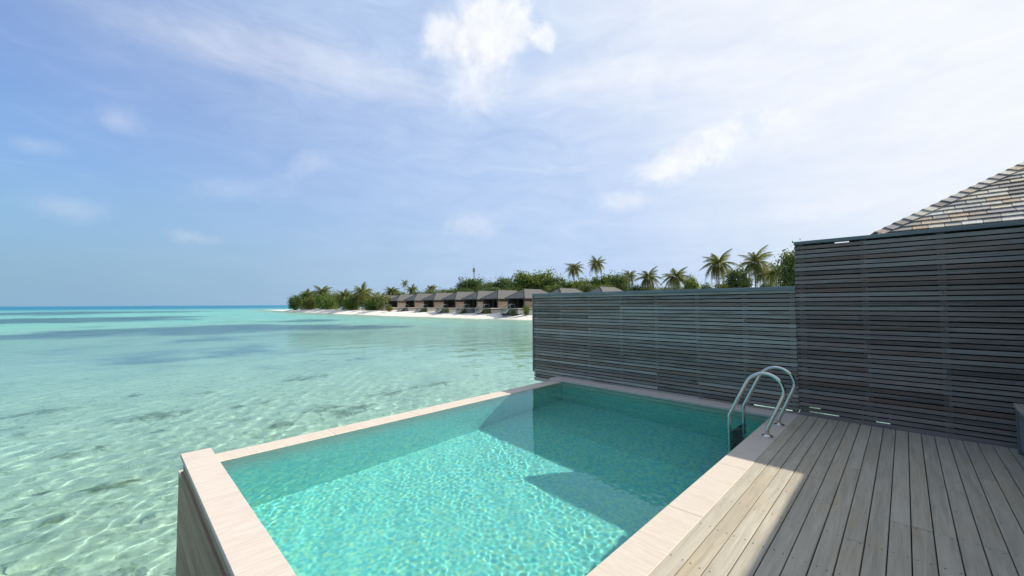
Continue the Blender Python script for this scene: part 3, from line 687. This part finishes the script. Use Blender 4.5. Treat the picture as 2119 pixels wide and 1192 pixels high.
# ------------------------------------------------------------------ plants
M['leaf'] = leaf_mat('broadleaf', (0.040, 0.088, 0.018), (0.135, 0.215, 0.030), (0.22, 0.27, 0.045))
M['leaf_dark'] = leaf_mat('dark_broadleaf', (0.030, 0.066, 0.020), (0.080, 0.145, 0.030), (0.13, 0.185, 0.045))
M['leaf_shrub'] = leaf_mat('shrub_leaf', (0.080, 0.105, 0.024), (0.19, 0.205, 0.042), (0.34, 0.27, 0.065))
M['frond'] = leaf_mat('palm_frond', (0.075, 0.100, 0.028), (0.155, 0.180, 0.050), (0.27, 0.23, 0.085))
M['bark'] = plain('bark', (0.20, 0.165, 0.125), 0.9, 0, .3, 8)
def crown_mesh(name, seed, nl, per, size, mat, flat=1.0):
    """unit crown: leaf-sized faces in clumps spread through an uneven volume, base at z=0, top near z=1, radius near 0.5"""
    r = np.random.default_rng(seed); V = []
    for c in range(nl):
        d = r.normal(size=3); d /= np.linalg.norm(d); rad = r.uniform(.25, 1.0) ** .5
        ctr = np.array([d[0] * .40 * rad, d[1] * .40 * rad, .52 + d[2] * .38 * rad * flat]) * (1 + r.normal(0, .06)); s = r.uniform(.06, .13)
        p = ctr + r.normal(size=(per, 3)) * np.array([s, s, s * .75])
        n = (p - np.array([0, 0, .45])); n /= np.linalg.norm(n, axis=1)[:, None]; n = n * .7 + r.normal(size=(per, 3)) * .6; n /= np.linalg.norm(n, axis=1)[:, None]
        a = np.cross(n, r.normal(size=(per, 3))); a /= np.linalg.norm(a, axis=1)[:, None]; b = np.cross(n, a)
        sz = size * r.uniform(.6, 1.3, (per, 1))
        V.append(np.stack([p - a * sz * .5, p + b * sz * .32, p + a * sz * .5, p - b * sz * .32], 1))
    V = np.concatenate(V).reshape(-1, 3); nq = len(V) // 4
    me = bpy.data.meshes.new(name); me.vertices.add(len(V)); me.vertices.foreach_set('co', V.reshape(-1).astype(np.float32))
    me.loops.add(nq * 4); me.loops.foreach_set('vertex_index', np.arange(nq * 4, dtype=np.int32))
    me.polygons.add(nq); me.polygons.foreach_set('loop_start', np.arange(0, nq * 4, 4, dtype=np.int32)); me.polygons.foreach_set('loop_total', np.full(nq, 4, dtype=np.int32))
    me.update(calc_edges=True); me.validate(); me.materials.append(mat); return me
crowns = [crown_mesh('crown', 20 + i, 70, 80, .058, M['leaf'] if i % 2 else M['leaf_dark']) for i in range(4)]
shrub_crowns = [crown_mesh('foliage', 40 + i, 60, 60, .062, M['leaf_shrub'] if i else M['leaf'], 1.1) for i in range(3)]
def limb_mesh(seed):
    r = random.Random(seed); mb = MB(); mb.tube([(0, 0, 0), (.01, .0, .2), (.0, .01, .45)], [.035, .028, .02], 7)
    for k in range(7):
        a = r.uniform(0, 6.28); z = r.uniform(.2, .42); mb.tube([(0, 0, z), (.12 * math.cos(a), .12 * math.sin(a), z + .16), (.27 * math.cos(a), .27 * math.sin(a), z + r.uniform(.22, .4))], [.018, .012, .005], 5)
    return mb.mesh('trunk', M['bark'], True)
trunks = [limb_mesh(i) for i in range(3)]
rt = random.Random(9)
def tree(name, label, cat, px, ytop, wpx, Y, group, pool_, base_drop=0.0, mat_i=None):
    top = on_y(px, ytop, Y); depth = (top - EYE).dot(FW); w = wpx * depth / F_PX; gz = ground_z(top.x, Y) - .05 - base_drop; h = top.z - gz
    root = empty(name, (top.x, Y, gz)); root.rotation_euler = (0, 0, rt.uniform(0, 6.28)); tag(root, label, cat, group)
    k = mat_i if mat_i is not None else rt.randrange(len(pool_)); nm = 'crown' if pool_ is crowns else 'foliage'
    lo = .20 if pool_ is crowns else -.13
    link(nm, pool_[k], root, (0, 0, h * lo), None, (w * 1.08, w * 1.08, h * (1 - lo) * 1.04))
    link('trunk' if pool_ is crowns else 'stem', trunks[rt.randrange(3)], root, (0, 0, 0), None, (max(w, h * .4), max(w, h * .4), h * .98))
    return root
ORD = ['first', 'second', 'third', 'fourth', 'fifth', 'sixth', 'seventh', 'eighth', 'ninth', 'tenth', 'eleventh', 'twelfth', 'thirteenth', 'fourteenth']
G_T = 'broadleaf trees behind the beach villas'
for i, (x, yt, w, Y) in enumerate([(962, 577, 40, 78), (988, 573, 46, 80), (1018, 580, 42, 80), (1042, 571, 40, 82), (1066, 580, 40, 80), (1090, 562, 62, 80), (1118, 561, 60, 80), (1146, 569, 48, 79), (1172, 579, 44, 77),
                      (1200, 577, 50, 77), (1226, 574, 44, 78), (1254, 565, 52, 79), (1284, 563, 42, 78), (1206, 585, 50, 74), (1150, 586, 50, 74), (1256, 586, 46, 74), (1010, 592, 60, 74), (1062, 592, 56, 74), (962, 594, 44, 74)]):
    tree('broadleaf_tree', ORD[i] + ' tall broadleaf tree of the grove, counted from the low trees by the mast' if i < 13 else ['lower leafy tree between the two villa roofs that show above the fence', 'lower leafy tree behind the villa roof beside the end post of the fence', 'lower leafy tree beyond the last villa roof above the fence, before the dry palm', 'lower leafy tree behind the second and third villa roofs from the fence end', 'lower leafy tree behind the villa roof just outside the fence end', 'lower leafy tree behind the fourth villa roof, below the mast'][i - 13], 'tree', x, yt, w, Y, G_T, crowns)
for i, (x, yt, w) in enumerate(sorted([(815, 598, 30), (832, 603, 26), (872, 602, 30), (892, 600, 30), (912, 597, 34), (932, 597, 32), (858, 604, 26)])):
    tree('low_tree', ORD[i] + ' low tree over the far villa roofs, counted from the sand spit', 'tree', x, yt, w, 76, 'low trees behind the far villas', crowns)
tree('small_tree', 'small round green tree standing alone between two palms above the fence', 'tree', 1431, 571, 30, 80, None, crowns, 0, 1)
tree('dark_tree', 'dark green tree between the two tallest palms above the fence', 'tree', 1528, 551, 46, 84, None, crowns, 0, 0)
tree('large_tree', 'large dark tree cut off by the edge of the taller fence', 'tree', 1650, 508, 74, 62, None, crowns, 0, 0)
for i, (x, yt, w) in enumerate([(1336, 590, 46), (1370, 592, 44), (1408, 590, 40), (1462, 588, 40), (1500, 584, 40), (1592, 582, 44)]):
    tree('fence_top_tree', ORD[i] + ' low tree among the palms just above the fence, counted from the dry brown palm', 'tree', x, yt, w, 92, 'low trees among the palms', crowns)
tree('small_tree', 'bushy tree crown low beside the dry brown palm above the fence', 'tree', 1312, 590, 40, 82, None, crowns, 0, 2)
G_S = 'shrubs on the sand spit'
for i, (x, yt, w, Y) in enumerate([(610, 613, 28, 60), (628, 607, 34, 62), (650, 605, 38, 63), (672, 607, 36, 61), (694, 606, 36, 62), (716, 604, 38, 60), (738, 606, 36, 60), (760, 604, 40, 59.5), (782, 607, 36, 59), (800, 611, 28, 59.5),
                      (642, 617, 34, 59), (684, 617, 36, 58.5), (728, 617, 36, 58), (770, 618, 34, 57.5)]):
    tree('spit_shrub', (ORD[i] + ' tall olive shrub of the spit thicket, counted from its seaward tip' if i < 10 else ORD[i - 10] + ' low front shrub of the spit thicket, counted from its seaward tip'), 'shrub', x, yt, w, Y + 2.2, G_S, shrub_crowns)
tree('leafy_shrub', 'bright green leafy shrub beside a villa stair at the end of the fence', 'shrub', 1089, 631, 15, 57.4, None, shrub_crowns, 0, 0)
for i, (x, yt, w) in enumerate(sorted([(806, 633, 14), (1061, 640, 9), (1008, 639, 12), (925, 639, 10), (958, 639, 14), (877, 638, 9), (1042, 641, 8)])):
    tree('beach_shrub', ORD[i] + ' low yellowish plant before the villa platforms, counted from the sand spit', 'plant', x, yt, w, 56.6, 'low plants along the beach', shrub_crowns, 0, 1)

def frond_mesh(seed, droop):
    r = random.Random(seed); mb = MB(); N = 9
    pts = [Vector((s * (1 - .18 * s * droop), 0, .38 * s - (.38 + .62 * droop) * s * s)) for s in [i / N for i in range(N + 1)]]
    for i in range(N):
        w = .012 * (1 - i / N) + .003
        a, b = pts[i], pts[i + 1]; mb.add([a + Vector((0, -w, 0)), b + Vector((0, -w * .9, 0)), b + Vector((0, w * .9, 0)), a + Vector((0, w, 0))], [(0, 1, 2, 3)])
    for k in range(30):
        s = .12 + .88 * k / 30; f = s * N; i = min(int(f), N - 1); p = pts[i].lerp(pts[i + 1], f - i); t = (pts[i + 1] - pts[i]).normalized()
        L = .30 * math.sin(math.pi * min(1, .22 + .80 * s) ** .9) * r.uniform(.85, 1.12) + .05
        for sd in (-1, 1):
            tip = p + t * L * .55 + Vector((0, sd * L * .62, -L * r.uniform(.35, .85)))
            mb.add([p - t * .014, p + t * .024, tip], [(0, 1, 2)])
    return mb.mesh('frond', M['frond'])
fr = [frond_mesh(i, d) for i, d in enumerate((.5, .85, 1.15, 1.45))]
def palm(label, px, py, rpx, Y, group, lean=0.0, n=26, droop=0.0):
    c = on_y(px, py, Y); depth = (c - EYE).dot(FW); R_ = rpx * depth / F_PX * 0.98; gz = ground_z(c.x, Y) - .05
    root = empty('palm_tree', (c.x, Y, gz)); tag(root, label, 'palm', group); h = c.z - gz
    pts = [(lean * h * (s - 1) * (1 - s) * 1.5, 0, h * s) for s in [i / 6 for i in range(7)]]
    MB().tube(pts, [.17, .14, .125, .115, .105, .10, .11], 8).obj('trunk', M['bark'], root, True)
    r = random.Random(int(px * 7 + py))
    for k in range(n):
        s = k / (n - 1); tilt = math.radians(66 - 96 * s ** .8 + r.uniform(-9, 9)) - droop
        o = link('frond', fr[min(3, int(s * 4))], root, (0, 0, h), (0, -tilt, k * 2.39996 + r.uniform(-.25, .25))); L = R_ * r.uniform(.95, 1.22) * (1.2 if s < .85 else 1.0); o.scale = (L, L * 1.1, L)
    for k in range(5):
        a = k * 1.256; MB().tube([(.16 * math.cos(a), .16 * math.sin(a), h - .28), (.2 * math.cos(a), .2 * math.sin(a), h - .05)], [.10, .07], 6).obj('coconut', M['frond'], root, True)
P_R = 'coconut palms above the fence'
palm('dark palm with a narrow crown poking out of the broadleaf grove', 1188, 557, 19, 84, P_R)
palm('slender palm standing highest over the broadleaf grove', 1235, 547, 19, 84, P_R)
palm('dry brownish palm at the end of the broadleaf grove', 1302, 572, 17, 86, P_R)
palm('palm with upright fronds next to the dry brown palm', 1341, 577, 24, 84, P_R)
palm('bushy palm beside the small round tree above the fence', 1399, 575, 27, 84, P_R)
palm('tall palm with wide drooping crown beside the small round tree', 1487, 549, 33, 88, P_R)
palm('tallest palm with wide crown left of the large dark tree', 1562, 545, 33, 88, P_R)
palm('yellowing palm half behind the tallest palm', 1580, 566, 24, 92, P_R)
palm('palm leaning against the large dark tree by the taller fence', 1606, 566, 28, 86, P_R)
P_L = 'palms towards the sand spit'
palm('tall thin lone palm standing above the far villa roofs', 838, 586, 9, 82, P_L, 0, 16)
palm('short palm beside the tall thin lone palm', 853, 600, 13, 76, P_L)
palm('dark palm behind the last villa of the row', 811, 603, 14, 74, P_L)
palm('short palm over the middle of the villa roofs', 893, 598, 12, 80, P_L)
palm('palm crown rising from the shrubs nearest the spit end', 668, 606, 20, 64, P_L)
palm('palm crown rising from the middle of the spit shrubs', 750, 606, 21, 62, P_L)
palm('low palm with yellow fronds at the edge of the spit shrubs near the villas', 790, 619, 17, 58.5, P_L, 0, 18, .1)
palm('small palm at the seaward end of the spit shrubs', 636, 612, 16, 62, P_L)
palm('low palm with pale fronds in the spit shrubs', 714, 612, 16, 60, P_L)

# ------------------------------------------------------------------ radio mast
def mast():
    b = on_y(981, 585, 110); t = on_y(981, 552, 110); root = empty('radio_mast', (b.x, 110, -.2)); tag(root, 'slim grey radio mast with antenna panels rising behind the trees', 'mast')
    h = t.z + .2; mb = MB(); r = .42
    legs = [(r * math.cos(a), r * math.sin(a)) for a in (0.3, 2.394, 4.488)]
    for (x, y) in legs: MB().tube([(x, y, 0), (x * .7, y * .7, h * .93)], .06, 5).obj('leg', M['steel_dark'], root)
    n = 26
    for k in range(n):
        z0, z1 = h * .92 * k / n, h * .92 * (k + 1) / n; f0, f1 = 1 - .3 * k / n, 1 - .3 * (k + 1) / n
        for i in range(3):
            p, q = legs[i], legs[(i + 1) % 3]; mb.tube([(p[0] * f0, p[1] * f0, z0), (q[0] * f1, q[1] * f1, z1)], .03, 4)
    mb.obj('lattice_bracing', M['steel_dark'], root)
    MB().tube([(0, 0, h * .92), (0, 0, h * 1.08)], .04, 5).obj('spike', M['steel_dark'], root)
    for a in (0.3, 2.394, 4.488): MB().cbox(.42 * math.cos(a) - .16, .42 * math.cos(a) + .16, .42 * math.sin(a) - .16, .42 * math.sin(a) + .16, h * .87, h * .97, .03, 'z').obj('antenna_panel', M['cap'], root)
M['steel_dark'] = plain('painted_steel', (0.16, 0.17, 0.18), 0.6, 0.2)
mast()
